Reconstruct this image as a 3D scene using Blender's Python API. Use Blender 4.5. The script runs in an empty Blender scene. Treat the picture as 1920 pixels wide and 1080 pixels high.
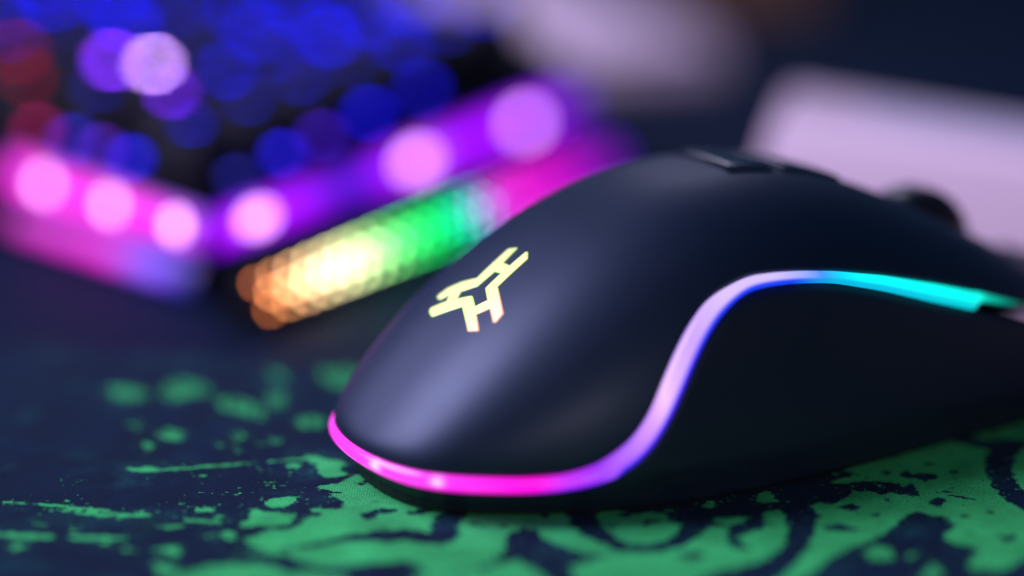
import bpy, bmesh, math, random
import numpy as np
random.seed(7); np.random.seed(7)
R = math.radians
SC = bpy.context.scene
COL = SC.collection
MM = 0.001

# ------------------------------------------------------------------ camera, world, lamps, exposure
CAM_H, PITCH, FPX = 104.18, 15.22, 4000.0
cam_d = bpy.data.cameras.new('camera'); cam = bpy.data.objects.new('camera', cam_d); COL.objects.link(cam)
cam.location = (0, 0, CAM_H*MM); cam.rotation_euler = (R(90-PITCH), 0, 0)
cam_d.sensor_width = 36; cam_d.lens = 36*FPX/1920; cam_d.clip_start = 0.01; cam_d.clip_end = 50
cam_d.dof.use_dof = True; cam_d.dof.focus_distance = 0.294; cam_d.dof.aperture_fstop = 75/24.0
SC.camera = cam

world = bpy.data.worlds.new('World'); SC.world = world; world.use_nodes = True
bg = world.node_tree.nodes['Background']; bg.inputs[0].default_value = (0.10, 0.36, 0.85, 1); bg.inputs[1].default_value = 0.12

def area(name, loc, target, size, watts, color):
    l = bpy.data.lights.new(name, 'AREA'); l.shape = 'DISK'; l.size = size; l.energy = watts; l.color = color
    o = bpy.data.objects.new(name, l); COL.objects.link(o)
    o.location = [c*MM for c in loc]
    d = np.array(target, float)-np.array(loc, float)
    from mathutils import Vector
    o.rotation_euler = Vector(d).to_track_quat('-Z', 'Y').to_euler()
    return o
area('desk_lamp', (-500, 380, 440), (20, 340, 10), 0.44, 7.6, (0.72, 0.60, 1.0))
area('fill_lamp', (110, -480, 290), (90, 300, 0), 0.3, 1.1, (1.0, 0.78, 0.95))  # added fill, brightens stand and pad from behind the camera
area('monitor', (60, 1250, 560), (40, 300, 20), 0.3, .6, (0.75, 0.7, 1.0))

SC.view_settings.view_transform = 'Standard'; SC.view_settings.look = 'None'
SC.view_settings.exposure = 0; SC.view_settings.gamma = 1
SC.cycles.use_denoising = True; SC.cycles.use_adaptive_sampling = False
SC.cycles.max_bounces = 6; SC.cycles.sample_clamp_indirect = 4

# ------------------------------------------------------------------ helpers
def lin(c):
    return tuple(((v/255)/12.92 if v/255 <= .04045 else ((v/255+.055)/1.055)**2.4) for v in c)
def gp(u, v, H=0.0):
    """photo pixel -> point (mm) on the horizontal plane of height H"""
    th = R(PITCH); dx = (u-960)/FPX; dv = (v-540)/FPX
    z = (CAM_H-H)/(math.sin(th)+dv*math.cos(th))
    return np.array([z*dx, z*(math.cos(th)-dv*math.sin(th))])

def mesh_obj(name, verts, faces, mat, parent=None, smooth=True):
    me = bpy.data.meshes.new(name)
    me.from_pydata([tuple(float(c)*MM for c in v) for v in verts], [], faces); me.update()
    if smooth:
        me.polygons.foreach_set('use_smooth', [True]*len(me.polygons))
    me.materials.append(mat)
    o = bpy.data.objects.new(name, me); COL.objects.link(o)
    if parent: o.parent = parent
    return o
def bm_obj(name, bm, mat, parent=None, smooth=False):
    bmesh.ops.recalc_face_normals(bm, faces=bm.faces)
    me = bpy.data.meshes.new(name); bm.to_mesh(me); bm.free()
    me.transform(__import__('mathutils').Matrix.Scale(MM, 4))
    if smooth: me.polygons.foreach_set('use_smooth', [True]*len(me.polygons))
    me.materials.append(mat)
    o = bpy.data.objects.new(name, me); COL.objects.link(o)
    if parent: o.parent = parent
    return o
def empty(name, loc, rz=0, label=None, cat=None, group=None):
    o = bpy.data.objects.new(name, None); COL.objects.link(o); o.empty_display_size = .02
    o.location = [c*MM for c in loc]; o.rotation_euler = (0, 0, rz)
    if label: o['label'] = label
    if cat: o['category'] = cat
    if group: o['group'] = group
    return o
def prism(bottom, top):
    """closed solid between two equal-length rings of 3-D points"""
    bm = bmesh.new(); n = len(bottom)
    a = [bm.verts.new(v) for v in bottom]; b = [bm.verts.new(v) for v in top]
    bm.faces.new(a[::-1]); bm.faces.new(b)
    for i in range(n):
        j = (i+1) % n; bm.faces.new((a[i], a[j], b[j], b[i]))
    return bm
def bevel(bm, w, seg=2):
    bmesh.ops.bevel(bm, geom=list(bm.edges), offset=w, segments=seg, affect='EDGES', profile=.5)
def box(sx, sy, sz, cx=0, cy=0, cz=0):
    x, y = sx/2, sy/2
    r = [(cx-x, cy-y), (cx+x, cy-y), (cx+x, cy+y), (cx-x, cy+y)]
    return prism([(p[0], p[1], cz) for p in r], [(p[0], p[1], cz+sz) for p in r])

def mat(name, color, rough=.5, spec=.5, metallic=0, emit=None, estr=0, coat=0):
    m = bpy.data.materials.new(name); m.use_nodes = True
    b = m.node_tree.nodes['Principled BSDF']
    b.inputs['Base Color'].default_value = (*color, 1); b.inputs['Roughness'].default_value = rough
    b.inputs['Specular IOR Level'].default_value = spec; b.inputs['Metallic'].default_value = metallic
    b.inputs['Coat Weight'].default_value = coat
    if emit: b.inputs['Emission Color'].default_value = (*emit, 1); b.inputs['Emission Strength'].default_value = estr
    return m
def N(m, t, **kw):
    n = m.node_tree.nodes.new(t)
    for k, v in kw.items(): setattr(n, k, v)
    return n
def LK(m, a, b): m.node_tree.links.new(a, b)
def bsdf(m): return m.node_tree.nodes['Principled BSDF']
def add_bump(m, scale, strength, dist, detail=2, kind='noise', rough_var=0):
    tc = N(m, 'ShaderNodeTexCoord')
    t = N(m, 'ShaderNodeTexNoise'); t.inputs['Scale'].default_value = scale; t.inputs['Detail'].default_value = detail
    LK(m, tc.outputs['Object'], t.inputs['Vector'])
    b = N(m, 'ShaderNodeBump'); b.inputs['Strength'].default_value = strength; b.inputs['Distance'].default_value = dist
    LK(m, t.outputs['Fac'], b.inputs['Height']); LK(m, b.outputs['Normal'], bsdf(m).inputs['Normal'])
    if rough_var:
        t2 = N(m, 'ShaderNodeTexNoise'); t2.inputs['Scale'].default_value = 90; t2.inputs['Detail'].default_value = 5
        LK(m, tc.outputs['Object'], t2.inputs['Vector'])
        mr = N(m, 'ShaderNodeMapRange'); r0 = bsdf(m).inputs['Roughness'].default_value
        mr.inputs[3].default_value = r0-rough_var; mr.inputs[4].default_value = r0+rough_var
        LK(m, t2.outputs['Fac'], mr.inputs[0]); LK(m, mr.outputs[0], bsdf(m).inputs['Roughness'])
    return t
def attr_emit(m, attr, strength):
    a = N(m, 'ShaderNodeAttribute'); a.attribute_name = attr
    LK(m, a.outputs['Color'], bsdf(m).inputs['Emission Color']); bsdf(m).inputs['Emission Strength'].default_value = strength

M_shell = mat('soft_touch_plastic', (0.0035, 0.008, 0.020), .5, .58); add_bump(M_shell, 7000, .22, .00006, 0, rough_var=.05); bsdf(M_shell).inputs['Coat Weight'].default_value = .12; bsdf(M_shell).inputs['Coat Roughness'].default_value = .32
bsdf(M_shell).inputs['Specular Tint'].default_value = (.45, .72, 1, 1)
M_side = mat('rubber_side_grip', (0.011, 0.019, 0.034), .5, .3)
M_base = mat('black_base_plastic', (0.006, 0.008, 0.012), .45, .25)
M_gloss = mat('glossy_black_plastic', (0.010, 0.012, 0.018), .16, .55, coat=.3)
M_rubber = mat('ribbed_rubber', (0.012, 0.013, 0.018), .28, 1.0)
M_light = mat('light_guide', (0.03, 0.02, 0.04), .2, .4); attr_emit(M_light, 'glow', 1.2)
M_logo = mat('lit_emblem', (0.05, 0.05, 0.04), .4, .4); attr_emit(M_logo, 'glow', 1.0)
M_table = mat('dark_desk_top', (0.0015, 0.010, 0.028), .7, .08); add_bump(M_table, 700, .25, .0002, 3, rough_var=.06)
M_kframe = mat('black_keyboard_plastic', (0.006, 0.007, 0.012), .5, .12); add_bump(M_kframe, 2500, .2, .00005, 1)
M_key = mat('keycap_plastic', (0.006, 0.007, 0.012), .5, .12)
M_white = mat('white_plastic', (0.64, 0.52, 0.56), .45, .4); add_bump(M_white, 1500, .1, .0001, 2)
M_wood = mat('brown_wood', (0.16, 0.085, 0.04), .55, .3)
wn = N(M_wood, 'ShaderNodeTexWave'); wn.inputs['Scale'].default_value = 60; wn.inputs['Distortion'].default_value = 6
wr = N(M_wood, 'ShaderNodeValToRGB'); wr.color_ramp.elements[0].color = (0.10, .05, .025, 1); wr.color_ramp.elements[1].color = (.22, .12, .055, 1)
LK(M_wood, wn.outputs['Fac'], wr.inputs[0]); LK(M_wood, wr.outputs[0], bsdf(M_wood).inputs['Base Color'])
# moulded diamond relief on the side grips
tc = N(M_side, 'ShaderNodeTexCoord'); mp = N(M_side, 'ShaderNodeMapping'); mp.inputs['Rotation'].default_value = (R(90), R(45), 0)
ck = N(M_side, 'ShaderNodeTexChecker'); ck.inputs['Scale'].default_value = 700
LK(M_side, tc.outputs['Object'], mp.inputs[0]); LK(M_side, mp.outputs[0], ck.inputs['Vector'])
bp = N(M_side, 'ShaderNodeBump'); bp.inputs['Strength'].default_value = .35; bp.inputs['Distance'].default_value = .0003
LK(M_side, ck.outputs['Fac'], bp.inputs['Height']); LK(M_side, bp.outputs['Normal'], bsdf(M_side).inputs['Normal'])

EM = {}
def emit_mat(rgb, strength):
    k = (tuple(rgb), round(strength, 2))
    if k not in EM:
        EM[k] = mat('lit_diffuser', (.1, .1, .1), .4, .3, emit=lin(rgb), estr=strength)
    return EM[k]

# ------------------------------------------------------------------ setting: desk
TZ = -3.0
o = bm_obj('desk', box(1900, 1500, 30, 100, 500, TZ-30), M_table); o['kind'] = 'structure'

# ------------------------------------------------------------------ mouse pad with its print
def PG(t, *pts):   # polygon given in an enlarged view: t = (x0, y0, scale)
    return [gp(t[0]+a/t[2], t[1]+b/t[2]) for a, b in pts]
Z1, Z2, Z3, Z4, Z5, Z6 = (0, 840, 4), (400, 840, 4), (800, 900, 4), (1200, 780, 3.6), (1500, 760, 3.376), (0, 620, 2.667)
green = [
 PG(Z2, (680,50),(760,60),(830,85),(900,90),(960,95),(1000,120),(960,140),(940,165),(1000,180),(1020,200),(900,220),(830,215),(790,180),(740,120),(700,90)),
 PG(Z2, (780,290),(840,280),(930,270),(990,245),(1030,215),(1080,200),(1130,210),(1200,180),(1500,280),(1750,330),(1900,420),(1750,450),(1720,480),(1640,540),(1620,640),(1570,620),(1440,610),(1250,620),(1050,640),(900,680),(760,715),(600,745),(450,760),(300,740),(230,700),(250,680),(330,650),(420,615),(550,610),(650,580),(700,530),(760,500),(740,455),(850,460),(1000,445),(960,400),(900,370),(890,345),(960,330),(850,315),(790,305)),
 PG(Z2, (200,570),(260,540),(300,500),(280,470),(340,455),(400,485),(520,490),(620,495),(610,530),(570,570),(450,590),(340,580),(230,600)),
 PG(Z2, (380,400),(430,375),(560,370),(630,362),(600,400),(560,435),(450,445),(390,430)),
 PG(Z2, (60,640),(110,610),(160,650),(160,690),(80,680)),
 PG(Z2, (550,125),(600,115),(670,130),(620,150),(560,145)),
 PG(Z2, (340,160),(370,155),(350,172)), PG(Z2, (570,183),(600,180),(590,190)), PG(Z2, (390,255),(450,255),(410,265)), PG(Z2, (450,280),(480,285),(460,290)),
 PG(Z2, (460,305),(490,310),(470,316)), PG(Z2, (170,335),(215,330),(190,345)),
 PG(Z2, (200,785),(400,772),(560,768),(700,757),(880,720),(1000,700),(1150,690),(1300,708),(1430,690),(1550,718),(1700,722),(1790,712)) +
 PG(Z3, (220,440),(260,400),(235,350),(260,300),(350,220),(420,160),(830,150),(1000,190),(1060,290),(1080,340),(1150,390),(1250,450),(1380,510),(1430,540),(1330,560),(1150,540),(1000,490),(860,430),(830,400),(830,370),(720,350),(650,380),(600,430),(590,490),(550,570),(500,620),(350,660),(200,685),(0,690)) +
 PG(Z2, (1540,880),(1440,840),(1300,860),(1150,870),(1050,880),(900,890),(760,880),(640,840),(550,800),(380,800)),
 PG(Z2, (-300,980),(-100,895),(0,878),(200,866),(380,872),(480,905),(540,935),(700,930),(850,950),(1000,965),(1000,1200),(-300,1200)),
 PG(Z3, (-80,710),(250,690),(450,670),(600,620),(680,600),(760,650),(900,720),(920,1000),(-100,1000)),
 PG(Z3, (1270,260),(1350,230),(1450,225),(1500,240),(1420,270),(1500,275),(1640,245),(1800,250),(1820,310),(1900,340),(1880,410),(1800,450),(1650,490),(1500,470),(1400,420),(1300,330)),
 PG(Z3, (1090,650),(1250,600),(1400,560),(1480,530),(1600,545),(1750,540)) +
 PG(Z4, (0,925),(150,910),(260,890),(350,850),(420,800),(480,750),(560,740),(470,700),(600,680),(740,685),(690,720),(620,760),(580,790),(590,860),(650,900),(750,905),(700,870),(660,820),(720,790),(830,760),(850,700),(830,650),(940,625),(980,680),(1000,760),(980,850),(930,920),(850,970),(700,1010),(560,1040),(450,1080),(300,1180),(-400,1180),(-450,1080)),
 PG(Z4, (770,560),(800,530),(850,505),(900,530),(930,575),(880,590),(800,585)), PG(Z4, (430,605),(480,575),(515,600),(480,625)), PG(Z4, (550,550),(610,550),(580,562)), PG(Z4, (160,640),(210,635),(190,655)),
 PG(Z5, (75,640),(110,615),(200,628),(300,590),(330,545),(330,500),(200,500),(190,490),(300,455),(350,435),(280,405),(250,390),(400,350),(530,318),(560,340),(620,325),(680,285),(800,245),(900,230),(935,218),(1000,240),(1100,265),(1195,280),(1170,340),(1175,430),(1220,510),(1300,600),(1418,670),(1600,720),(1600,1100),(1418,960),(1350,1020),(1250,1050),(1100,1040),(1060,1000),(1130,930),(1100,890),(1000,880),(900,830),(950,790),(1000,760),(950,740),(940,710),(830,690),(720,670),(640,720),(560,790),(440,860),(330,900),(200,960),(100,1040),(30,1090),(-100,1180),(-200,1160),(-60,1040),(0,970),(60,890),(90,800),(100,730),(150,690),(90,680)),
 PG(Z5, (400,930),(480,890),(570,900),(600,960),(520,980),(430,970)), PG(Z5, (770,1120),(820,1010),(880,1000),(900,1080)), PG(Z5, (670,955),(740,930),(700,970)),
 PG(Z5, (1340,420),(1360,330),(1418,270),(1500,240),(1560,600),(1418,550),(1370,490)),
 PG(Z5, (1045,180),(1150,150),(1350,80),(1500,60),(1500,240),(1418,210),(1300,205),(1200,220),(1100,200)),
 PG(Z1, (20,398),(350,420),(600,440),(820,468),(870,490),(740,478),(350,432),(20,406)),
 PG(Z1, (360,457),(620,480),(860,488),(1000,495),(1060,468),(1075,488),(1190,505),(1000,520),(850,515),(660,500),(360,463)),
 PG(Z1, (-60,628),(0,632),(410,652),(410,670),(250,685),(0,660),(-60,655)), PG(Z1, (520,670),(600,657),(950,667),(950,688),(800,686),(540,686)),
 PG(Z1, (60,740),(120,718),(220,735),(100,760)), PG(Z1, (250,562),(340,570),(270,580)), PG(Z1, (520,567),(580,575),(540,582)), PG(Z1, (540,615),(590,618),(560,630)), PG(Z1, (740,700),(820,700),(790,735)), PG(Z1, (930,752),(1000,760),(950,775)),
 PG(Z1, (1150,575),(1370,580),(1300,605),(1160,590)), PG(Z1, (1160,760),(1280,735),(1360,750),(1350,800),(1240,790)), PG(Z1, (1150,860),(1320,890),(1340,960),(1200,960)),
 PG(Z1, (1380,530),(1560,540),(1660,545),(1580,560),(1400,548)), PG(Z1, (1470,450),(1540,455),(1610,440),(1600,480),(1490,480)), PG(Z1, (1610,490),(1680,510),(1640,525)), PG(Z1, (1570,340),(1610,336),(1590,348)), PG(Z1, (1760,335),(1810,330),(1790,348)), PG(Z1, (1320,415),(1380,408),(1350,425)), PG(Z1, (1500,205),(1555,205),(1530,215)), PG(Z1, (1520,640),(1600,655),(1560,670)), PG(Z1, (490,395),(525,393),(510,402)), PG(Z1, (530,245),(560,243),(545,252)),
 PG(Z1, (935,145),(1050,150),(1150,138),(1190,160),(2280,79),(2280,88),(1200,172),(1100,185),(950,158)),
 PG(Z6, (520,290),(640,280),(750,310),(720,345),(600,350)), PG(Z6, (820,270),(900,250),(1020,265),(1060,310),(960,325),(880,350),(820,335)), PG(Z6, (1080,350),(1160,330),(1240,360),(1330,400),(1310,440),(1220,420),(1120,395)), PG(Z6, (1330,325),(1400,310),(1440,350),(1400,385),(1340,375)), PG(Z6, (1490,445),(1560,428),(1640,450),(1600,485),(1510,485)), PG(Z6, (780,512),(850,488),(930,515),(900,547),(800,537)), PG(Z6, (700,560),(740,548),(775,580),(735,600)), PG(Z6, (1150,520),(1200,508),(1235,528),(1190,548)), PG(Z6, (1075,555),(1115,575),(1085,575)), PG(Z6, (1290,555),(1325,570),(1295,575)), PG(Z6, (1360,540),(1405,555),(1365,562)), PG(Z6, (1180,590),(1210,600),(1185,605)), PG(Z6, (640,465),(690,465),(700,490)),
 PG(Z6, (1600,200),(1750,190),(1900,210),(1860,290),(1720,290),(1620,250)), PG(Z6, (1350,195),(1410,210),(1430,250),(1370,240)),
]
dark = [
 PG(Z2, (1080,490),(1180,480),(1220,455),(1350,450),(1400,465),(1330,490),(1220,510),(1180,545),(1120,530)), PG(Z2, (1450,480),(1530,455),(1640,470),(1580,495),(1470,500)), PG(Z2, (1070,262),(1150,240),(1180,262),(1110,285)), PG(Z2, (1250,370),(1290,365),(1280,380)), PG(Z2, (1090,378),(1130,374),(1110,386)), PG(Z2, (1070,408),(1110,403),(1090,418)),
 PG(Z2, (240,610),(330,575),(390,600),(330,640),(260,640)), PG(Z2, (1240,690),(1350,680),(1320,710)), PG(Z2, (740,480),(810,490),(790,520),(740,510)),
 PG(Z3, (320,330),(370,320),(440,345),(400,352)), PG(Z3, (820,250),(900,240),(940,270),(880,285)), PG(Z3, (1420,260),(1500,240),(1540,262),(1470,282)), PG(Z3, (1580,335),(1700,295),(1750,300),(1640,345)),
 PG(Z4, (240,935),(380,920),(470,940),(380,960),(280,955)), PG(Z4, (560,760),(700,710),(830,705),(760,760),(660,790)),
 PG(Z5, (195,430),(240,405),(290,410),(350,437),(270,440),(230,455)),
 PG(Z5, (330,485),(440,478),(600,488),(650,515),(730,495),(740,540),(770,570),(690,572),(600,555),(500,565),(460,540),(330,545)),
 PG(Z5, (630,440),(680,408),(720,430),(760,425),(870,440),(860,470),(780,480),(720,465),(680,460)), PG(Z5, (510,425),(550,410),(600,430),(550,440)), PG(Z5, (740,362),(820,360),(910,378),(820,378)), PG(Z5, (955,415),(1000,405),(1010,425),(970,432)), PG(Z5, (925,525),(975,520),(960,540)), PG(Z5, (920,298),(975,298),(950,305)), PG(Z5, (800,620),(850,590),(940,575),(910,620),(860,645)), PG(Z5, (950,570),(1050,575),(1110,600),(1040,592)), PG(Z5, (1000,700),(1050,690),(1080,705),(1030,720)), PG(Z5, (1240,800),(1300,840),(1380,800),(1360,850),(1290,870)), PG(Z5, (140,760),(250,750),(380,780),(300,800),(180,790)), PG(Z5, (220,650),(320,620),(400,655),(340,670)), PG(Z5, (540,590),(580,585),(560,605)), PG(Z5, (440,690),(520,680),(480,705)), PG(Z5, (1180,670),(1240,665),(1220,690)),
 PG(Z5, (1180,185),(1220,175),(1260,190),(1210,195)), PG(Z5, (1350,155),(1418,145),(1440,170),(1390,172)),
]
spots = [PG(Z5, (200,432),(250,430),(230,443)), PG(Z5, (480,508),(540,505),(520,522)), PG(Z5, (720,515),(745,510),(735,522))]
def sdf(P, poly):
    """signed distance, positive inside"""
    poly = np.array(poly); n = len(poly); d2 = np.full(len(P), 1e12); ins = np.zeros(len(P), bool)
    for i in range(n):
        a = poly[i]; b = poly[(i+1) % n]; e = b-a; w = P-a
        t = np.clip((w@e)/(e@e+1e-12), 0, 1); q = w-t[:, None]*e; d2 = np.minimum(d2, (q*q).sum(1))
        c = (a[1] <= P[:, 1]) != (b[1] <= P[:, 1])
        with np.errstate(divide='ignore', invalid='ignore'):
            xi = a[0]+(P[:, 1]-a[1])/(b[1]-a[1])*(b[0]-a[0])
        ins ^= c & (P[:, 0] < xi)
    return np.where(ins, 1, -1)*np.sqrt(d2)
def print_field(P):
    f = np.full(len(P), -6.0)
    # beyond the traced patch the print goes on as loose brush-like swirls
    sw = 5*(np.sin(P[:, 0]*.11+2*np.sin(P[:, 1]*.07))+np.sin(P[:, 1]*.16+1.5*np.sin(P[:, 0]*.05+1)))-3
    outside = (P[:, 1] < 243) | (P[:, 0] > 118)
    f = np.where(outside, np.minimum(sw, 6), f)
    worn = len(green)-15
    for polys, sub in ((green, False), (dark, True), (spots, False)):
        for ip, pl in enumerate(polys):
            pa = np.array(pl); lo = pa.min(0)-5; hi = pa.max(0)+5
            k = np.where((P[:, 0] > lo[0]) & (P[:, 0] < hi[0]) & (P[:, 1] > lo[1]) & (P[:, 1] < hi[1]))[0]
            if len(k) == 0: continue
            s = sdf(P[k], pl)
            if polys is green and ip >= worn: s = np.minimum(s, .04)
            f[k] = np.minimum(f[k], -s) if sub else np.maximum(f[k], s)
    return f
e0, e1 = gp(0, 640), gp(700, 684)
ud = (e1-e0)/np.linalg.norm(e1-e0); vd = np.array([ud[1], -ud[0]])           # along the far edge, and towards the viewer
def steps(a, b, fa, fb, fine, coarse):
    s = [a]
    while s[-1] < b-1e-6: s.append(min(b, s[-1]+(fine if fa <= s[-1] < fb else coarse)))
    return np.array(s)
us = steps(-190, 170, -30, 220, .5, 4.0); us = steps(-190, 250, -22, 205, .5, 4.0); vs = steps(0, 330, 0, 112, .5, 5.0)
U, V = np.meshgrid(us, vs, indexing='ij')
PW = e0+U.reshape(-1, 1)*ud+V.reshape(-1, 1)*vd
fld = print_field(PW)
nu, nv = len(us), len(vs)
PAD_T = 2.8
verts = np.zeros((nu*nv, 3)); verts[:, :2] = PW
edge = np.minimum(np.minimum(U-us[0], us[-1]-U), np.minimum(V, vs[-1]-V)).reshape(-1)
verts[:, 2] = -0.5*np.clip(1-edge/1.0, 0, 1)**2
idx = np.arange(nu*nv).reshape(nu, nv)
quads = np.stack([idx[:-1, :-1], idx[:-1, 1:], idx[1:, 1:], idx[1:, :-1]], -1).reshape(-1, 4)
ring = list(idx[:, 0])+list(idx[-1, 1:])+list(idx[-2::-1, -1])+list(idx[0, -2:0:-1])
base_i = nu*nv
rv = verts[ring].copy(); rv[:, 2] = TZ+.05
allv = np.concatenate([verts, rv])*MM
faces = quads.tolist()+[[ring[i], ring[(i+1) % len(ring)], base_i+(i+1) % len(ring), base_i+i] for i in range(len(ring))]
me = bpy.data.meshes.new('mouse_pad'); me.from_pydata(allv.tolist(), [], faces); me.update()
at = me.attributes.new('print', 'FLOAT', 'POINT'); at.data.foreach_set('value', np.concatenate([fld, np.full(len(ring), -6.)]).astype(np.float32))
M_pad = mat('printed_cloth', (.02, .04, .1), .85, .08)
a = N(M_pad, 'ShaderNodeAttribute'); a.attribute_name = 'print'
tc = N(M_pad, 'ShaderNodeTexCoord')
n1 = N(M_pad, 'ShaderNodeTexNoise'); n1.inputs['Scale'].default_value = 700; n1.inputs['Detail'].default_value = 4
n2 = N(M_pad, 'ShaderNodeTexNoise'); n2.inputs['Scale'].default_value = 260; n2.inputs['Detail'].default_value = 3; n2.inputs['Roughness'].default_value = .7
for n in (n1, n2): LK(M_pad, tc.outputs['Object'], n.inputs['Vector'])
def math_node(m, op, a, b, c=None):
    n = N(m, 'ShaderNodeMath', operation=op)
    for i, v in enumerate((a, b, c)):
        if v is None: continue
        if hasattr(v, 'is_output'): LK(m, v, n.inputs[i])
        else: n.inputs[i].default_value = v
    return n.outputs[0]
j = math_node(M_pad, 'MULTIPLY_ADD', n1.outputs['Fac'], 2.4, -1.2)
f1 = math_node(M_pad, 'ADD', a.outputs['Fac'], j)
mr = N(M_pad, 'ShaderNodeMapRange'); mr.inputs[1].default_value = -.12; mr.inputs[2].default_value = .12; LK(M_pad, f1, mr.inputs[0])
sp = N(M_pad, 'ShaderNodeMapRange'); sp.inputs[1].default_value = .30; sp.inputs[2].default_value = .36; LK(M_pad, n2.outputs['Fac'], sp.inputs[0])
msk = math_node(M_pad, 'MULTIPLY', mr.outputs[0], sp.outputs[0])
n5 = N(M_pad, 'ShaderNodeTexNoise'); n5.inputs['Scale'].default_value = 85; n5.inputs['Detail'].default_value = 7; n5.inputs['Roughness'].default_value = .68
n6 = N(M_pad, 'ShaderNodeTexNoise'); n6.inputs['Scale'].default_value = 1100; n6.inputs['Detail'].default_value = 2
for n in (n5, n6): LK(M_pad, tc.outputs['Object'], n.inputs['Vector'])
td = N(M_pad, 'ShaderNodeMapRange'); td.inputs[1].default_value = .52; td.inputs[2].default_value = .66; LK(M_pad, n5.outputs['Fac'], td.inputs[0])
tmix = N(M_pad, 'ShaderNodeMix', data_type='RGBA'); LK(M_pad, td.outputs[0], tmix.inputs['Factor'])
tmix.inputs['A'].default_value = (0.0018, 0.018, 0.046, 1); tmix.inputs['B'].default_value = (0.005, 0.062, 0.075, 1)
nf = N(M_pad, 'ShaderNodeMapRange'); nf.inputs[1].default_value = -5; nf.inputs[2].default_value = 0; nf.inputs[3].default_value = .80; nf.inputs[4].default_value = .62; LK(M_pad, a.outputs['Fac'], nf.inputs[0])
spk = math_node(M_pad, 'GREATER_THAN', n6.outputs['Fac'], nf.outputs[0])
pits = math_node(M_pad, 'LESS_THAN', n6.outputs['Fac'], .29)
msk = math_node(M_pad, 'MAXIMUM', msk, math_node(M_pad, 'MULTIPLY', spk, .6)); msk = math_node(M_pad, 'MULTIPLY', msk, math_node(M_pad, 'MULTIPLY_ADD', pits, -.85, 1))
# woven cloth: fine thread checks modulate both colour and height
wv = N(M_pad, 'ShaderNodeTexWave', wave_type='BANDS', bands_direction='X'); wv.inputs['Scale'].default_value = 900
wv2 = N(M_pad, 'ShaderNodeTexWave', wave_type='BANDS', bands_direction='Y'); wv2.inputs['Scale'].default_value = 900
for n in (wv, wv2): LK(M_pad, tc.outputs['Object'], n.inputs['Vector']); n.inputs['Distortion'].default_value = 1.5; n.inputs['Detail Scale'].default_value = 2
weave = math_node(M_pad, 'MULTIPLY', wv.outputs['Fac'], wv2.outputs['Fac'])
mx = N(M_pad, 'ShaderNodeMix', data_type='RGBA'); LK(M_pad, msk, mx.inputs['Factor'])
LK(M_pad, tmix.outputs['Result'], mx.inputs['A']); mx.inputs['B'].default_value = (0.06, 0.74, 0.18, 1)
n3 = N(M_pad, 'ShaderNodeTexNoise'); n3.inputs['Scale'].default_value = 120; n3.inputs['Detail'].default_value = 6; n3.inputs['Roughness'].default_value = .65
n4 = N(M_pad, 'ShaderNodeTexNoise'); n4.inputs['Scale'].default_value = 3600; n4.inputs['Detail'].default_value = 2
for n in (n3, n4): LK(M_pad, tc.outputs['Object'], n.inputs['Vector'])
h0 = N(M_pad, 'ShaderNodeMapRange'); h0.inputs[3].default_value = .6; h0.inputs[4].default_value = 1.25; LK(M_pad, weave, h0.inputs[0])
h1 = N(M_pad, 'ShaderNodeMapRange'); h1.inputs[1].default_value = .3; h1.inputs[2].default_value = .7; h1.inputs[3].default_value = .6; h1.inputs[4].default_value = 1.15; LK(M_pad, n3.outputs['Fac'], h1.inputs[0])
h2 = N(M_pad, 'ShaderNodeMapRange'); h2.inputs[1].default_value = .3; h2.inputs[2].default_value = .7; h2.inputs[3].default_value = .55; h2.inputs[4].default_value = 1.45; LK(M_pad, n4.outputs['Fac'], h2.inputs[0])
hq = math_node(M_pad, 'MULTIPLY', h0.outputs[0], h1.outputs[0]); hq = math_node(M_pad, 'MULTIPLY', hq, h2.outputs[0])
vm = N(M_pad, 'ShaderNodeVectorMath', operation='SCALE'); LK(M_pad, mx.outputs['Result'], vm.inputs[0]); LK(M_pad, hq, vm.inputs['Scale'])
LK(M_pad, vm.outputs[0], bsdf(M_pad).inputs['Base Color'])
bp = N(M_pad, 'ShaderNodeBump'); bp.inputs['Strength'].default_value = .4; bp.inputs['Distance'].default_value = .0001
LK(M_pad, weave, bp.inputs['Height']); LK(M_pad, bp.outputs['Normal'], bsdf(M_pad).inputs['Normal'])
bsdf(M_pad).inputs['Sheen Weight'].default_value = .05; bsdf(M_pad).inputs['Sheen Roughness'].default_value = .4
bsdf(M_pad).inputs['Sheen Tint'].default_value = (.5, .8, .9, 1)
me.materials.append(M_pad); me.polygons.foreach_set('use_smooth', [True]*len(me.polygons))
pad = bpy.data.objects.new('mouse_pad', me); COL.objects.link(pad)
pad['label'] = 'navy cloth mouse pad with splattered green print under the mouse'; pad['category'] = 'mouse pad'

# ------------------------------------------------------------------ computer mouse
ML = 125.0; MZS = 6.79; EZ, EY = .99, .76
TAUC = np.array([0, .12, .28, .45, .6, .72, .84, 1.])
ZC = np.array([0, 3.39, 11.63, 23.48, 32.32, 33.22, 25.72, 6.93]); WC = np.array([0, 10.89, 19.91, 27.57, 31.05, 30.33, 28.29, 26.76])
def spl(xc, yc, x):
    n = len(xc); h = np.diff(xc); A = np.eye(n); b = np.zeros(n)
    for i in range(1, n-1):
        A[i, i-1] = h[i-1]; A[i, i] = 2*(h[i-1]+h[i]); A[i, i+1] = h[i]; b[i] = 6*((yc[i+1]-yc[i])/h[i]-(yc[i]-yc[i-1])/h[i-1])
    m = np.linalg.solve(A, b); k = np.clip(np.searchsorted(xc, x)-1, 0, n-2); d = x-xc[k]; hh = h[k]
    return yc[k]+d*((yc[k+1]-yc[k])/hh-hh*(2*m[k]+m[k+1])/6)+d*d*m[k]/2+d**3*(m[k+1]-m[k])/(6*hh)
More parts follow.
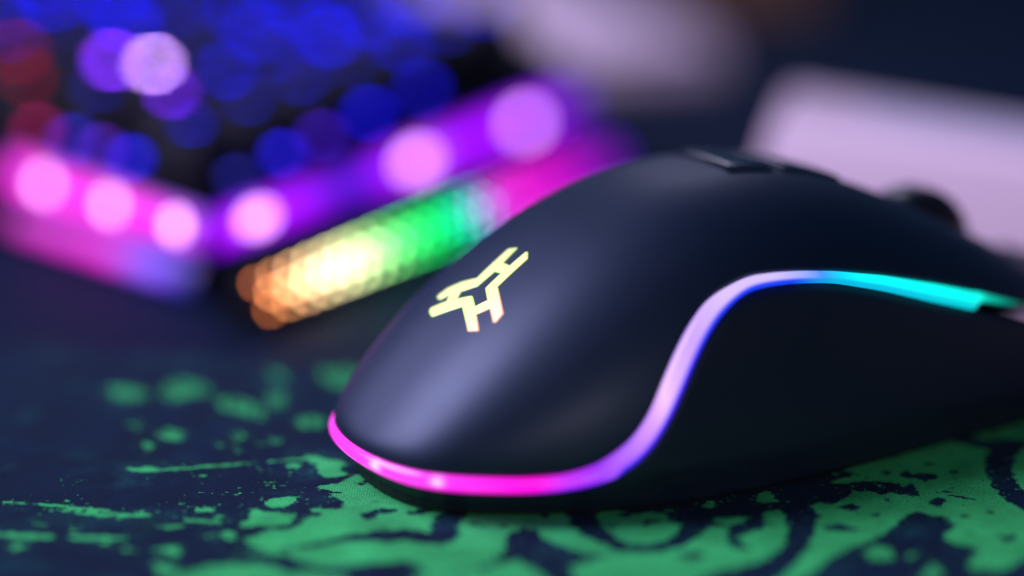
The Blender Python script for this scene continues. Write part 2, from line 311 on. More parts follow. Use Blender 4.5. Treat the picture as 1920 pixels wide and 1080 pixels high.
TD = np.linspace(0, 1, 4001); ZD = spl(TAUC, ZC, TD); WD = spl(TAUC, WC, TD); WDD = np.gradient(WD, TD)
def tau(x): return math.sqrt(max(x, 0)/ML)
def S(tu, t, sg):
    """mouse surface: tu runs tail to nose, t in degrees from the ridge (0) to the waist line (90) and down the skirt (140)"""
    tu = min(max(tu, 0), 1); x = ML*tu*tu; w = np.interp(tu, TD, WD); zt = np.interp(tu, TD, ZD)
    if t <= 90:
        s = math.sin(R(t)) if t >= 0 else 0
        return np.array([x, sg*w*max(s, 0)**EY, MZS+zt*max(math.cos(R(t)), 0)**EZ])
    q = (t-90)/50; d = 3.0*q**1.5; wd = np.interp(tu, TD, WDD); nn = np.array([-wd, 2*ML*tu]); nn /= np.linalg.norm(nn)
    return np.array([x-nn[0]*d, sg*(w-nn[1]*d), MZS-q*(MZS-.9)])
def SN(tu, t, sg):
    tu = min(max(tu, .012), .995)
    if t > 89:
        wd = np.interp(tu, TD, WDD); nn = np.array([-wd, 2*ML*tu]); nn /= np.linalg.norm(nn)
        v = np.array([nn[0], sg*nn[1], -.15]); return v/np.linalg.norm(v)
    if t > 76:
        a, b = SN0(tu, t, sg), SN(tu, 95, sg); f = (t-76)/13; n = a*(1-f)+b*f; return n/np.linalg.norm(n)
    return SN0(tu, t, sg)
def SN0(tu, t, sg):
    t = max(t, .6)
    a = S(tu+.004, t, sg)-S(tu-.004, t, sg); b = S(tu, t+.5, sg)-S(tu, t-.5, sg)
    n = np.cross(a, b); n /= np.linalg.norm(n)+1e-12
    return n if n[2] > 0 or (abs(n[2]) < .3 and n[1]*sg > 0) else -n
def smooth_tab(xs, ys, sig=1.0):
    gx = np.linspace(0, 125, 1251); gy = np.interp(gx, xs, ys); k = np.exp(-.5*(np.arange(-40, 41)/(sig*10))**2); k /= k.sum()
    return gx, np.convolve(np.pad(gy, 40, mode='edge'), k, 'valid')
ZU_ = smooth_tab([0,14,18.5,22.4,26.6,29.6,31.6,34.3,37,40.2,43,47.5,51.7,56,61.4,70,80,89.6,94.6,125], [6.79,6.79,7.2,8.4,11.1,14.6,18.2,22,25,27.7,29,30.3,30.3,30,29.3,27.6,25,22.1,20.3,11])
ZL_ = smooth_tab([0,14,18.4,22.4,26.4,29.3,32.3,34.9,37.7,40.8,44.1,46.8,51,55.5,61,69.3,79,87.5,125], [4.1,4.2,4.5,5.4,7.2,9.4,13.2,17.6,21.6,24.8,27.0,28.2,28.5,28.3,27.6,25.4,22.3,19.8,9.5], 1.3)
def t_of(x, z):
    if z < MZS: return 90+50*(MZS-z)/(MZS-.9)
    zt = float(np.interp(tau(x), TD, ZD)); return math.degrees(math.acos(min(1, ((z-MZS)/max(zt, .5))**(1/EZ))))
tU = lambda x: min(90, t_of(x, max(MZS, float(np.interp(x, *ZU_))))); tL = lambda x: t_of(x, float(np.interp(x, *ZL_)))

YAW = R(29.59)
mouse = empty('computer_mouse', (-21.32, 275.94, 0), YAW, 'matte black gaming mouse with glowing rainbow edge strip and lit emblem', 'computer mouse')

def patch(name, x0, x1, fa, fb, nx, na, material, proud=0.0, lip=.7, gap=(0, 0, 0, 0), parent=None, slot=None):
    """piece of the mouse skin between two section angles (signed: negative = thumb side facing the viewer), with edges folded in"""
    t0, t1 = tau(x0+gap[0]), tau(x1-gap[1])
    tus = list(np.linspace(t0, t1, nx)); rows = []
    if slot: tus[int(np.argmin([abs(t-tau(slot[0])) for t in tus]))] = tau(slot[0])
    for tu in tus:
        x = ML*tu*tu; A0, A1 = fa(x)+gap[2], fb(x)-gap[3]
        row = []
        angs = A0+(A1-A0)*np.linspace(0, 1, na)
        if slot: angs = np.concatenate([np.linspace(A0, -slot[1], 30), np.linspace(-slot[1], slot[1], 7)[1:-1], np.linspace(slot[1], A1, 30)])
        for s in angs:
            sg = -1 if s < 0 else 1
            p = S(tu, abs(s), sg); n = SN(tu, abs(s), sg); row.append((p+n*proud, n))
        rows.append(row)
    g = [[p for p, n in r] for r in rows]
    g = [[r[0][0]-r[0][1]*lip]+q+[r[-1][0]-r[-1][1]*lip] for r, q in zip(rows, g)]
    dn = lambda r: [r[0][0]-r[0][1]*lip]+[p-n*lip for p, n in r]+[r[-1][0]-r[-1][1]*lip]
    if x0 > 0: g = [dn(rows[0])]+g
    g = g+[dn(rows[-1])]
    H, W = len(g), len(g[0]); vv = [p for r in g for p in r]
    ff = [(i*W+j, (i+1)*W+j, (i+1)*W+j+1, i*W+j+1) for i in range(H-1) for j in range(W-1)
          if not (slot and 30 <= j < 36 and i < len(tus)-1 and tus[i] >= tau(slot[0])-1e-9)]
    return mesh_obj(name, vv, ff, material, parent or mouse)

XS, XB, XF, AS = 78.0, 101.0, 121.0, 6.0
AB = lambda x: tU(x)-9.0
patch('palm_shell', 0, XB, lambda x: -tU(x), lambda x: tU(x), 170, 65, M_shell, slot=(XS, AS))
for sg in (-1, 1):
    if sg < 0:
        patch('main_button', XB, XF, lambda x: -AB(x), lambda x: -AS, 60, 24, M_shell, proud=.12, gap=(.15, 0, .4, .4))
        patch('shell_side', XB, XF, lambda x: -tU(x), lambda x: -AB(x), 60, 8, M_shell)
    else:
        patch('main_button', XB, XF, lambda x: AS, lambda x: AB(x), 60, 24, M_shell, proud=.12, gap=(.15, 0, .4, .4))
        patch('shell_side', XB, XF, lambda x: AB(x), lambda x: tU(x), 60, 8, M_shell)
patch('center_spine', XS, 85.5, lambda x: -AS, lambda x: AS, 8, 7, M_gloss, proud=-.1)
patch('center_spine', 106.0, XF, lambda x: -AS, lambda x: AS, 12, 7, M_gloss, proud=-.1)
# dark interior under the seams and round the wheel
bmw = box(48, 11, 8, 97, 0, 11); bm_obj('wheel_well', bmw, M_base, mouse)
# raised glossy sensitivity buttons on the ridge
def dpi(x0, x1, hw0, hw1):
    n, k = 14, 15; top = []
    for i in range(n):
        x = x0+(x1-x0)*i/(n-1); hw = hw0+(hw1-hw0)*i/(n-1); tu = tau(x); w = np.interp(tu, TD, WD); zt = np.interp(tu, TD, ZD); r = []
        for jj in range(k):
            y = hw*(2*jj/(k-1)-1)
            s = min(1, (abs(y)/w))**(1/EY); z = MZS+zt*math.sqrt(max(0, 1-s*s))
            e = min((x-x0), (x1-x), hw-abs(y)); rise = -.5+1.15*math.sin(min(1, e/1.3)*math.pi/2)
            r.append((x, y, z+rise))
        top.append(r)
    vv = [p for r in top for p in r]; ff = [(i*k+j, (i+1)*k+j, (i+1)*k+j+1, i*k+j+1) for i in range(n-1) for j in range(k-1)]
    return vv, ff
for a_ in ((55.6, 64.3, 7.6, 8.6), (64.8, 77.4, 8.6, 7.2)):
    v_, f_ = dpi(*a_); mesh_obj('sensitivity_button', v_, f_, M_gloss, mouse)
# lower body: one continuous skirt round the tail with both grips
sect = []
xs = [ML*t*t for t in np.linspace(0, tau(XF), 110)]
order = [(x, 1) for x in xs[::-1]]+[(x, -1) for x in xs[1:]]
for x, sg in order:
    tu = tau(x); t0 = tL(x)-.4; r = []
    p0 = S(tu, t0, sg); n0 = SN(tu, t0, sg); r.append(p0-n0*1.2)
    for v in np.linspace(0, 1, 26):
        t = t0+(140-t0)*v; hollow = 1.1*math.sin(math.pi*min(1, max(0, v)))*min(1, max(0, (x-24)/16)); p = S(tu, t, sg); n = SN(tu, t, sg)
        r.append(p-n*(hollow+.12))
    r.append(np.array([r[-1][0]*1.0+(2.5 if x < 10 else 0), r[-1][1]*.8, .9]))
    sect.append(r)
W = len(sect[0]); mesh_obj('side_grip', [p for r in sect for p in r], [(i*W+j, (i+1)*W+j, (i+1)*W+j+1, i*W+j+1) for i in range(len(sect)-1) for j in range(W-1)], M_side, mouse)
# nose
xn = XF; nose = []
ang = list(np.linspace(-140, 140, 57))
for k, (dx, f) in enumerate(((-.2, .985), (1.2, .97), (2.4, .9), (3.2, .75), (3.4, .3))):
    r = []
    for s in ang:
        p = S(tau(xn), abs(s), -1 if s < 0 else 1); c = np.array([xn, 0, 7.0]); q = c+(p-c)*f; q[0] = xn+dx; r.append(q)
    nose.append(r)
W = len(ang); mesh_obj('nose', [p for r in nose for p in r], [(i*W+j, (i+1)*W+j, (i+1)*W+j+1, i*W+j+1) for i in range(4) for j in range(W-1)], M_base, mouse)
# base plate with glide feet
ol = [(S(tau(x), 132, sg)) for x, sg in order[::4]]
bm_obj('base_plate', prism([(p[0], p[1]*.96, .55) for p in ol], [(p[0], p[1]*.96, 3.0) for p in ol]), M_base, mouse)
for cx in (16, 108):
    b = bmesh.new(); bmesh.ops.create_circle(b, cap_ends=True, radius=8, segments=24)
    for v in b.verts: v.co.x = v.co.x*.55+cx; v.co.y *= 1.3; v.co.z = .03
    ex = bmesh.ops.extrude_face_region(b, geom=list(b.faces)); [setattr(g.co, 'z', .6) for g in ex['geom'] if isinstance(g, bmesh.types.BMVert)]
    bm_obj('glide_foot', b, M_base, mouse)
# light guide strip
ramp_x = [0, 6, 12, 15, 18.5, 22.4, 26.6, 29.6, 31.6, 34.3, 37, 43, 51, 56, 59, 62, 66, 80, 88.3, 90, 98]
ramp_c = [(255,66,242),(255,48,236),(255,8,222),(250,0,215),(190,40,235),(150,48,235),(170,100,255),(200,140,255),(228,182,255),(205,165,255),(192,155,255),(208,182,250),(200,182,246),(150,160,245),(60,140,230),(0,205,242),(0,246,246),(0,255,240),(0,250,228),(0,190,165),(0,50,45)]
RL = np.array([lin(c) for c in ramp_c])
def strip_col(x, sg, f):
    c = np.array([np.interp(x, ramp_x, RL[:, k]) for k in range(3)])
    if sg > 0:
        c = np.array(lin((255, 60, 236))) if x < 25 else np.array(lin((175, 80, 255)))
    lk = [(0, (225, 0, 200)), (13, (225, 0, 200)), (18.5, (90, 10, 235)), (24, (45, 8, 238)), (34, (40, 8, 238)), (40, (8, 45, 232)), (54, (8, 60, 232)), (61, (0, 170, 215)), (90, (0, 200, 205))]
    lo = np.array([np.interp(x, [q for q, _ in lk], [lin(v)[k] for _, v in lk]) for k in range(3)])  # bloom and spill below the strip, painted into its lower edge colour
    if x > 88.3: lo = c
    b = min(1, max(0, (f-.58)/.2)); b = b*b*(3-2*b)
    hot = sum(math.exp(-((tau(x)-tau(q))/.011)**2) for q in (.5, 4.6))*math.exp(-((f-.3)/.16)**2) if sg < 0 else 0  # lamp glints painted into the strip's glow colour
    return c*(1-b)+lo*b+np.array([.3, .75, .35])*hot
K = 9
xs2 = [ML*t*t for t in np.linspace(0, tau(87), 170)]+list(np.linspace(87.3, 89.5, 9))+list(np.linspace(90, 98, 14))
order2 = [(x, 1) for x in xs2[::-1]]+[(x, -1) for x in xs2[1:]]
vv, cc = [], []
for x, sg in order2:
    tu = tau(x); a0 = tU(x)+.25; a1 = tL(x)
    if x > 87: a1 = a0+(a1-a0)*float(np.interp(x, [87, 89.2, 98], [1, .42, .12]))
    wide = float(np.interp(x, [87, 90], [1, .55]))
    for k in range(K):
        f = k/(K-1); t = a0+(a1-a0)*f; p = S(tu, t, sg); n = SN(tu, t, sg)
        h = (-.7 if k in (0, K-1) else (.2+(.45+.4*math.exp(-(x/16)**2))*math.sin(math.pi*f)**.7))*wide
        if x >= xs2[-1]-.01: h = -.6
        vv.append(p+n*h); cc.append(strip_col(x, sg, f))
ff = [(i*K+j, (i+1)*K+j, (i+1)*K+j+1, i*K+j+1) for i in range(len(order2)-1) for j in range(K-1)]
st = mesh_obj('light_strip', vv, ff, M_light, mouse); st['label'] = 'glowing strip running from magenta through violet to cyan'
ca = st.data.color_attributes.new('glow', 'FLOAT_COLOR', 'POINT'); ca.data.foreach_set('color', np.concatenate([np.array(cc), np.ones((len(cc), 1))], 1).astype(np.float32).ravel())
# lit emblem, laid on the curved shell
out = [(26.41,1.76),(25.8,3.29),(20.56,2.96),(19.43,5.24),(18.07,7.14),(16.77,7.71),(16.4,6.7),(16.46,5.92),(17.32,5.03),(16.46,4.31),(15.04,6.43),(14.58,6.02),(14.13,4.46),(14.19,3.93),(16.64,0),(14.58,-5.46),(15.27,-7.2),(16.58,-4.07),(18.01,-5.42),(17.01,-8.14),(17.2,-8.57),(18.39,-8.37),(20.63,-2.76),(25.57,-2.49),(26.41,-1.04),(26.33,-.71),(23.72,-.69),(23.72,1.16)]
hole = [(22.29,.84),(22.43,-.67),(19.89,-.8),(18.71,-3.53),(17.32,-2.4),(18.2,0),(18.2,.46),(17.2,2.59),(18.2,3.31),(19.69,1.09)]
def skin(x, y):
    tu = tau(x); w = np.interp(tu, TD, WD); s = min(1, abs(y)/w)**(1/EY); t = math.degrees(math.asin(s)); sg = -1 if y < 0 else 1
    return S(tu, t, sg), SN(tu, t, sg)
def dense(ring, d=.5):
    r = []
    for i in range(len(ring)):
        a, b = np.array(ring[i]), np.array(ring[(i+1) % len(ring)]); n = max(1, int(np.linalg.norm(b-a)/d))
        r += [tuple(a+(b-a)*k/n) for k in range(n)]
    return r
bm = bmesh.new(); eds = []
for ring in (dense(out), dense(hole)):
    v = [bm.verts.new((x, y, 0)) for x, y in ring]
    eds += [bm.edges.new((v[i], v[(i+1) % len(v)])) for i in range(len(v))]
bmesh.ops.triangle_fill(bm, use_beauty=True, use_dissolve=False, edges=eds)
ex = bmesh.ops.extrude_face_region(bm, geom=list(bm.faces)); upv = {v for v in ex['geom'] if isinstance(v, bmesh.types.BMVert)}
nrm2 = []; ring_all = dense(out)+dense(hole)
for ring, sgn in ((dense(out), 1), (dense(hole), 1)):
    ar = np.array(ring); area2 = np.sum(ar[:, 0]*np.roll(ar[:, 1], -1)-np.roll(ar[:, 0], -1)*ar[:, 1]); tg = np.roll(ar, -1, 0)-np.roll(ar, 1, 0); nn = np.stack([tg[:, 1], -tg[:, 0]], 1)*np.sign(area2)
    nn /= np.linalg.norm(nn, axis=1)[:, None]+1e-9; nrm2 += list(nn if ring == dense(out) else -nn)
bm.verts.index_update(); bm.verts.ensure_lookup_table()
cols = []
for v in bm.verts:
    if v not in upv and v.index < len(nrm2): v.co.x += .10*nrm2[v.index][0]; v.co.y += .10*nrm2[v.index][1]
    elif v in upv:
        i_ = int(np.argmin([(v.co.x-q[0])**2+(v.co.y-q[1])**2 for q in ring_all])); v.co.x -= .11*nrm2[i_][0]; v.co.y -= .11*nrm2[i_][1]
    p, n = skin(v.co.x, v.co.y)
    warm = min(1, max(0, (-v.co.y-1.5)/5)); top = np.array(lin((247, 255, 182))); wm = np.array(lin((255, 240, 208)))
    if v not in upv: top, wm = np.array(lin((150, 225, 50))), np.array(lin((255, 120, 50)))
    cols.append(top*(1-warm)+wm*warm)
    v.co = p+n*(.10 if v in upv else .02)
lg = bm_obj('emblem', bm, M_logo, mouse); lg['label'] = 'glowing pale yellow three-armed emblem'
ca = lg.data.color_attributes.new('glow', 'FLOAT_COLOR', 'POINT'); ca.data.foreach_set('color', np.concatenate([np.array(cols)*1.1, np.ones((len(cols), 1))], 1).astype(np.float32).ravel())
# scroll wheel: ribbed tyre on a hub
wx, wz, wr = 95.8, 22.6, 10.0
n = 72; prof = [(-3.6, .82), (-3.3, .95), (-2.2, 1.0), (0, 1.0), (2.2, 1.0), (3.3, .95), (3.6, .82)]
vv = []
for i in range(n):
    a_ = 2*math.pi*i/n; rib = -.45 if i % 3 == 0 else 0
    for y, f in prof: r_ = wr*f+rib*(1 if abs(y) < 3 else .3); vv.append((wx+r_*math.cos(a_), y, wz+r_*math.sin(a_)))
k = len(prof); ff = [(i*k+j, ((i+1) % n)*k+j, ((i+1) % n)*k+j+1, i*k+j+1) for i in range(n) for j in range(k-1)]
wheel = mesh_obj('scroll_wheel', vv, ff, M_rubber, mouse)
hv = []
for y in (-3.55, 3.55):
    hv += [(wx+8.6*math.cos(2*math.pi*i/36), y, wz+8.6*math.sin(2*math.pi*i/36)) for i in range(36)]
mesh_obj('hub', hv, [tuple(range(36)), tuple(range(71, 35, -1))]+[(i, (i+1) % 36, 36+(i+1) % 36, 36+i) for i in range(36)], M_gloss, wheel, smooth=False)

# ------------------------------------------------------------------ keyboard
KA = 62.0; d_ = np.array([math.cos(R(KA)), math.sin(R(KA))]); r_ = np.array([math.cos(R(KA+90)), math.sin(R(KA+90))])
KC = np.array([-56.0, 381.0])            # near corner of the case on the desk
f_ = np.array([math.cos(R(132)), math.sin(R(132))])
kb = empty('keyboard', (KC[0], KC[1], TZ), 0, 'black mechanical keyboard with blue backlit keys and a violet lit rim', 'keyboard')
def kw(a, b): return r_*a+d_*b            # keyboard-local offset: a along the rows, b away from the viewer
DEP = 152.0
fr = [np.zeros(2), d_*DEP, d_*DEP+r_*300, kw(300, 18), f_*70]
def deck(b): return 17+.085*b             # case top rises towards the back
def khgt(q): return deck(float(q@d_))
bm = prism([(q[0], q[1], 1.5) for q in fr], [(q[0], q[1], khgt(q)-5) for q in fr]); bm_obj('case', bm, M_kframe, kb)
cen = sum(fr)/len(fr)
tp = [q+(cen-q)/np.linalg.norm(cen-q)*5 for q in fr]
bm = prism([(q[0], q[1], khgt(q)-5) for q in tp], [(q[0], q[1], khgt(q)) for q in tp]); bevel(bm, .8, 2); bm_obj('top_plate', bm, M_kframe, kb)
# rim diffusers along the near end and the right-hand end, with the lamps behind them
def rim(name, p, q, n_out, cols, h0, h1, thick, strength, seg=90, hot=(), hotc=(255, 180, 250)):
    vv, cc = [], []
    for i in range(seg+1):
        u = i/seg; b = p+(q-p)*u; zc = (h0+(h1-h0)*u)
        c = np.array([np.interp(u, [k for k, _ in cols], [lin(c_)[m]*s for _, (c_, s) in cols]) for m in range(3)])
        for m in range(7):
            g = m/6; z = zc+thick*(g-.5); o_ = .6+1.6*math.sin(math.pi*g); pt = b+n_out*o_
            vv.append((pt[0], pt[1], z)); e = abs(g-.5)*2; fall = max(0, (e-.35)/.65); hs = sum(math.exp(-((u*np.linalg.norm(q-p)-hp)/4.0)**2) for hp in hot)*(1-e)
            cc.append(c*(1-fall)+np.array(lin((10, 0, 215)))*.5*fall*min(1, c.max())+np.array(lin(hotc))*hs*.22)  # blue halo round the lamps is painted into the edge colour
    ff = [(i*7+j, (i+1)*7+j, (i+1)*7+j+1, i*7+j+1) for i in range(seg) for j in range(6)]
    m_ = mat('rim_diffuser', (.1, .08, .12), .4, .3); attr_emit(m_, 'glow', strength)
    o = mesh_obj(name, vv, ff, m_, kb)
    ca = o.data.color_attributes.new('glow', 'FLOAT_COLOR', 'POINT'); ca.data.foreach_set('color', np.concatenate([np.array(cc), np.ones((len(cc), 1))], 1).astype(np.float32).ravel())
    return o
n_r = -r_; n_f = np.array([f_[1], -f_[0]]); n_f = n_f if n_f[1] < 0 else -n_f
MG, VI, BL = (250, 0, 215), (170, 0, 255), (40, 10, 230)
rim('rim_light', np.zeros(2), d_*DEP, n_r, [(0, (VI, 1)), (.18, (VI, .9)), (.30, (BL, .5)), (.42, (VI, 1.1)), (.85, (VI, 1.1)), (1, (BL, .5))], 14, 14.5, 8, 2.0, hot=(13, 72, 78, 122))
rim('rim_light', f_*70, np.zeros(2), n_f, [(0, (MG, 1.1)), (.75, (MG, 1)), (1, (VI, 1))], 14.5, 14, 8, 2.0, hot=(63, 40, 15))
rim('underglow_spill', f_*70, f_*2, n_f, [(0, (MG, .6)), (.55, (MG, .9)), (.75, ((120, 90, 255), 1.1)), (.88, ((30, 60, 255), .6)), (1, ((10, 20, 120), .05))], 4.5, 4.5, 6, 1.6, hot=(20, 38, 56), hotc=(255, 60, 240))  # added glowing strip, stands in for rim light falling on the desk
lv, lf = [], []
ns, nr = 10, 5
for i in range(nr+1):
    for jj in range(ns):
        a1, a2 = math.pi/2*i/nr, 2*math.pi*jj/ns; lv.append((2.0*math.cos(a1)*math.cos(a2), 2.0*math.cos(a1)*math.sin(a2), 2.0*math.sin(a1)*.6))
lf = [(i*ns+j, i*ns+(j+1) % ns, (i+1)*ns+(j+1) % ns, (i+1)*ns+j) for i in range(nr) for j in range(ns)]
def rim_lamp(pos, nrm, col, s, stretch=1):
    o = mesh_obj('rim_lamp', lv, lf, emit_mat(col, s), kb)
    o.location = [c*MM for c in (pos[0]+nrm[0]*2, pos[1]+nrm[1]*2, pos[2])]
    from mathutils import Vector
    o.rotation_euler = Vector((nrm[0], nrm[1], .15)).to_track_quat('Z', 'Y').to_euler(); o.scale = (stretch, 1, 1)
for t in (7, 30, 55): rim_lamp((*(f_*t), 14.5), n_f, (255, 178, 248), 5.5)
for b, s, w in ((13, 5.5, 2.2), (72, 6, 2.6), (122, 6, 2.4)): rim_lamp((*(d_*b), 14.3), n_r, (235, 150, 255), s, w)
# keys: one keycap with its lit legend, copied
kbm = prism([(-8.2, -8.2, 0), (8.2, -8.2, 0), (8.2, 8.2, 0), (-8.2, 8.2, 0)], [(-6.2, -6.0, 8), (6.2, -6.0, 8), (6.2, 6.6, 8.4), (-6.2, 6.6, 8.4)]); bevel(kbm, .7, 2)
key0 = bm_obj('keycap', kbm, M_key, kb, smooth=False)
lb = bmesh.new()
for (x0, y0, x1, y1) in ((-4.4, 2.2, -3.7, 5), (-3.7, 4.4, -2.2, 5), (-3.7, 3.2, -2.6, 3.8), (-2.2, 2.2, -1.6, 5), (2.2, -3.8, 3.9, -3.2), (2.2, -3.2, 2.8, -1.6), (3.3, -2.2, 3.9, -1.4)):
    bmesh.ops.create_cube(lb, size=1, matrix=__import__('mathutils').Matrix.LocRotScale(((x0+x1)/2, (y0+y1)/2, 8.3), None, (x1-x0, y1-y0, .2)))
leg2_obj = bm_obj('legend', lb, emit_mat((30, 20, 255), 3)); leg2_me = leg2_obj.data; bpy.data.objects.remove(leg2_obj)
lb = bmesh.new()
for (x0, y0, x1, y1) in ((-4.4, 2.2, -3.7, 5), (-3.7, 4.4, -2.2, 5), (-3.7, 3.2, -2.6, 3.8), (-2.2, 2.2, -1.6, 5)):
    bmesh.ops.create_cube(lb, size=1, matrix=__import__('mathutils').Matrix.LocRotScale(((x0+x1)/2, (y0+y1)/2, 8.3), None, (x1-x0, y1-y0, .2)))
leg0 = bm_obj('legend', lb, emit_mat((30, 20, 255), 3), key0); leg1_me = leg0.data.copy()
first = True
kang = math.atan2(r_[1], r_[0])
for row in range(7):
    for colm in range(15):
        a_, b_ = 15+19*colm, 17+19.2*row
        if b_-9 < .364*min(a_, 66)+2: continue            # the slanting front rim leaves no room here
        pos = kw(a_, b_); z = deck(b_)+2.5
        near = b_+.25*a_
        s = 7.0+.22*max(0, b_-30); c = (3, 2, 255)
        rr = random.random()
        s *= .12+1.5*rr*rr
        if row <= 1: c = (12, 6, 235); s = 6+8*rr
        if colm >= 3 and row <= 2 and (row, colm) != (2, 3): c, s = (235, 0, 70), 6.0*(.3+rr)
        if (row, colm) == (2, 2): c, s = (205, 150, 255), 75
        if (row, colm) == (2, 3): c, s = (130, 40, 255), 60
        if (row, colm) == (1, 1): c, s = (120, 20, 255), 26
        if first: k, l = key0, leg0; first = False
        else:
            k = key0.copy(); COL.objects.link(k); l = leg0.copy(); l.data = (leg2_me if row >= 4 else leg1_me).copy(); COL.objects.link(l); l.parent = k; k.parent = kb
        if (row, colm) == (2, 3): l.location.x = .0075
        s = round(s*2)/2+.25
        l.data.materials[0] = emit_mat(c, s)
        k.location = (pos[0]*MM, pos[1]*MM, z*MM); k.rotation_euler = (R(-4.9)*-1 if False else 0, 0, kang+math.pi)

# small lights added on the bezel to fill its dark band with glow
for a_, b_, c, s in ((30, 16.5, (6, 6, 235), 16), (40, 20, (90, 20, 190), 12), (50, 23.5, (10, 10, 220), 12), (62, 27, (170, 0, 90), 12), (3, 14, (4, 18, 150), 8), (3.2, 30, (20, 8, 220), 16), (3.2, 44, (60, 8, 190), 14), (3.2, 62, (6, 4, 230), 18), (3.2, 84, (4, 2, 230), 14), (22, 11.5, (6, 24, 150), 8)):
    q = kw(a_, b_)
    o = mesh_obj('filler_light', lv, lf, emit_mat(c, s*.5), kb); zt_ = deck(b_)+3.2; o.location = (q[0]*MM, q[1]*MM, zt_*MM)
    hb = prism([(-2.2, -2.2, deck(float(q@d_))-.2), (2.2, -2.2, deck(float(q@d_))-.2), (2.2, 2.2, deck(float(q@d_))-.2), (-2.2, 2.2, deck(float(q@d_))-.2)], [(-2.2, -2.2, zt_-.05), (2.2, -2.2, zt_-.05), (2.2, 2.2, zt_-.05), (-2.2, 2.2, zt_-.05)])
    h_ = bm_obj('light_holder', hb, M_kframe, kb); h_.location = (q[0]*MM, q[1]*MM, 0)
# ------------------------------------------------------------------ beaded light bar between keyboard and mouse
A0, A1 = gp(492, 556, 3.5)-2.6*np.array([.87, -.5]), gp(1165, 285, 3.5)-2.6*np.array([.87, -.5])
bd = (A1-A0)/np.linalg.norm(A1-A0); bn = np.array([bd[1], -bd[0]]); BLn = np.linalg.norm(A1-A0)
bar = empty('light_bar', (A0[0], A0[1], TZ), 0, 'low light bar glowing orange, green, cyan and pink between keyboard and mouse', 'light bar')
ringb = [(-4, 0), (4.6, 0), (4.6, 3.4), (.4, 9.6), (-1.6, 10.4), (-4, 9)]
en = lambda s: [(bd[0]*s+bn[0]*a, bd[1]*s+bn[1]*a, z) for a, z in ringb]
bm = prism(en(-3), en(BLn+3)); bm_obj('housing', bm, M_base, bar)
bead_c = [(0, (255, 140, 80)), (.05, (255, 175, 115)), (.13, (255, 226, 170)), (.20, (240, 250, 180)), (.28, (150, 240, 140)), (.36, (40, 240, 110)), (.44, (0, 230, 110)), (.50, (0, 225, 190)), (.535, (90, 180, 240)), (.57, (225, 60, 220)), (.65, (255, 30, 225)), (.8, (240, 0, 235)), (.93, (170, 0, 255)), (1, (60, 0, 255))]
sv, sf = [], []
ns, nr = 8, 3
for i in range(nr+1):
    for jj in range(ns):
        a1, a2 = math.pi/2*i/nr, 2*math.pi*jj/ns; sv.append((.55*math.cos(a1)*math.cos(a2), .55*math.cos(a1)*math.sin(a2), .55*math.sin(a1)))
sf = [(i*ns+j, i*ns+(j+1) % ns, (i+1)*ns+(j+1) % ns, (i+1)*ns+j) for i in range(nr) for j in range(ns)]
from mathutils import Vector
NB = 25
for i in range(NB):
    for rw, (off, z) in enumerate(((4.1, 4.2), (2.6, 6.4), (1.1, 8.6))):
        u = (i+(.5 if rw % 2 else 0))/NB
        c = tuple(int(round(np.interp(u, [k for k, _ in bead_c], [q[m] for _, q in bead_c])/6)*6) for m in range(3))
        s = np.interp(u, [0, .1, .2, .3, .5, .6, .8, 1], [11, 27, 28, 20, 16, 15, 10, 5])*(1.5 if rw == 1 else .9)
        o = mesh_obj('bead', sv, sf, emit_mat(c, round(s*2)/2), bar) if i == 0 and rw == 0 else None
        if o is None:
            o = bpy.data.objects.new('bead', bead_me.copy() if False else bead_me); COL.objects.link(o); o.parent = bar
            o.material_slots[0].link = 'OBJECT'; o.material_slots[0].material = emit_mat(c, round(s*2)/2)
        else: bead_me = o.data
        p = bd*(BLn*u)+bn*off
        o.location = (p[0]*MM, p[1]*MM, z*MM); o.rotation_euler = Vector((bn[0]*.85, bn[1]*.85, .53)).to_track_quat('Z', 'Y').to_euler()

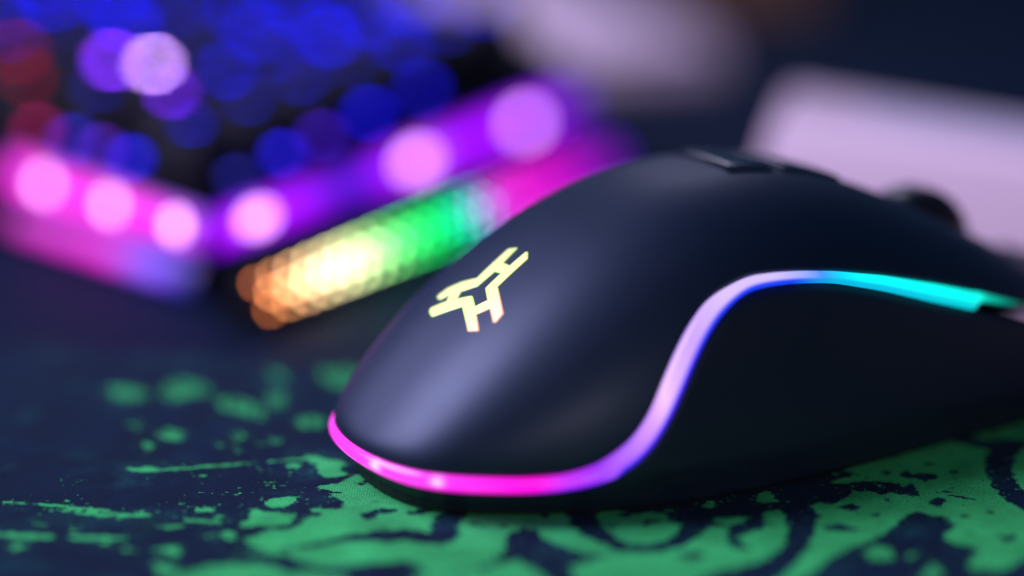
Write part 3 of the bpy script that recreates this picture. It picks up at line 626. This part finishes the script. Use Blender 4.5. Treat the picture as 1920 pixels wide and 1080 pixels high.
# ------------------------------------------------------------------ white and brown things behind the mouse
tl, tr_ = gp(1447, 222, 27), gp(1990, 305, 27)
ed = (tr_-tl)/np.linalg.norm(tr_-tl); bv = gp(1484, 158, 27)-tl; bk = bv/np.linalg.norm(bv)
stand = empty('stand_base', (tl[0], tl[1], TZ), 0, 'white tapered plastic base standing on the desk behind the mouse', 'stand')
TOPZ = 27-TZ; dp = float(np.linalg.norm(bv))
topr = [np.zeros(2), ed*170, ed*170+bk*dp, bk*dp]
flare = [-ed*9-bk*4, ed*179-bk*4, ed*179+bk*(dp+4), -ed*9+bk*(dp+4)]
bm = prism([(q[0], q[1], 0) for q in flare], [(q[0], q[1], TOPZ) for q in topr]); bevel(bm, 2.5, 4)
bm_obj('body', bm, M_white, stand, smooth=True)
ins = [ed*20+bk*12, ed*150+bk*12, ed*150+bk*(dp-10), ed*20+bk*(dp-10)]
bm = prism([(q[0], q[1], TOPZ-.3) for q in ins], [(q[0], q[1], TOPZ+1.2) for q in ins]); bevel(bm, .5, 2)
bm_obj('top_pad', bm, mat('grey_rubber_pad', (.5, .48, .55), .7, .3), stand)

pA, pF = gp(1050, 92, 8), gp(815, -40, 8)
ln = (pF-pA)/np.linalg.norm(pF-pA); wd = np.array([ln[1], -ln[0]])
case = empty('slim_case', (pA[0], pA[1], TZ), 0, 'slim white plastic case lying on the desk at the top of the picture', 'case')
ww = 52.0
q4 = [np.zeros(2), wd*ww, wd*ww+ln*230, ln*230]
bm = prism([(q[0], q[1], 0) for q in q4], [(q[0], q[1], 6.5) for q in q4]); bevel(bm, 1.5, 3); M_case = mat('pale_plastic', (.88, .72, .80), .5, .3); bm_obj('tray', bm, M_case, case, smooth=True)
q4 = [wd*.8+ln*.8, wd*(ww-.8)+ln*.8, wd*(ww-.8)+ln*229, wd*.8+ln*229]
bm = prism([(q[0], q[1], 7.0) for q in q4], [(q[0], q[1], 11) for q in q4]); bevel(bm, 1.5, 3); bm_obj('lid', bm, M_case, case, smooth=True)

wp = gp(1200, 4, 0)
bm = box(52, 60, 26, 40, 32, 0); bevel(bm, 1.5, 2)
wb = bm_obj('wooden_block', bm, M_wood); wb.location = (wp[0]*MM, wp[1]*MM, TZ*MM)
wb['label'] = 'brown wooden block on the desk far behind the white case'; wb['category'] = 'block'
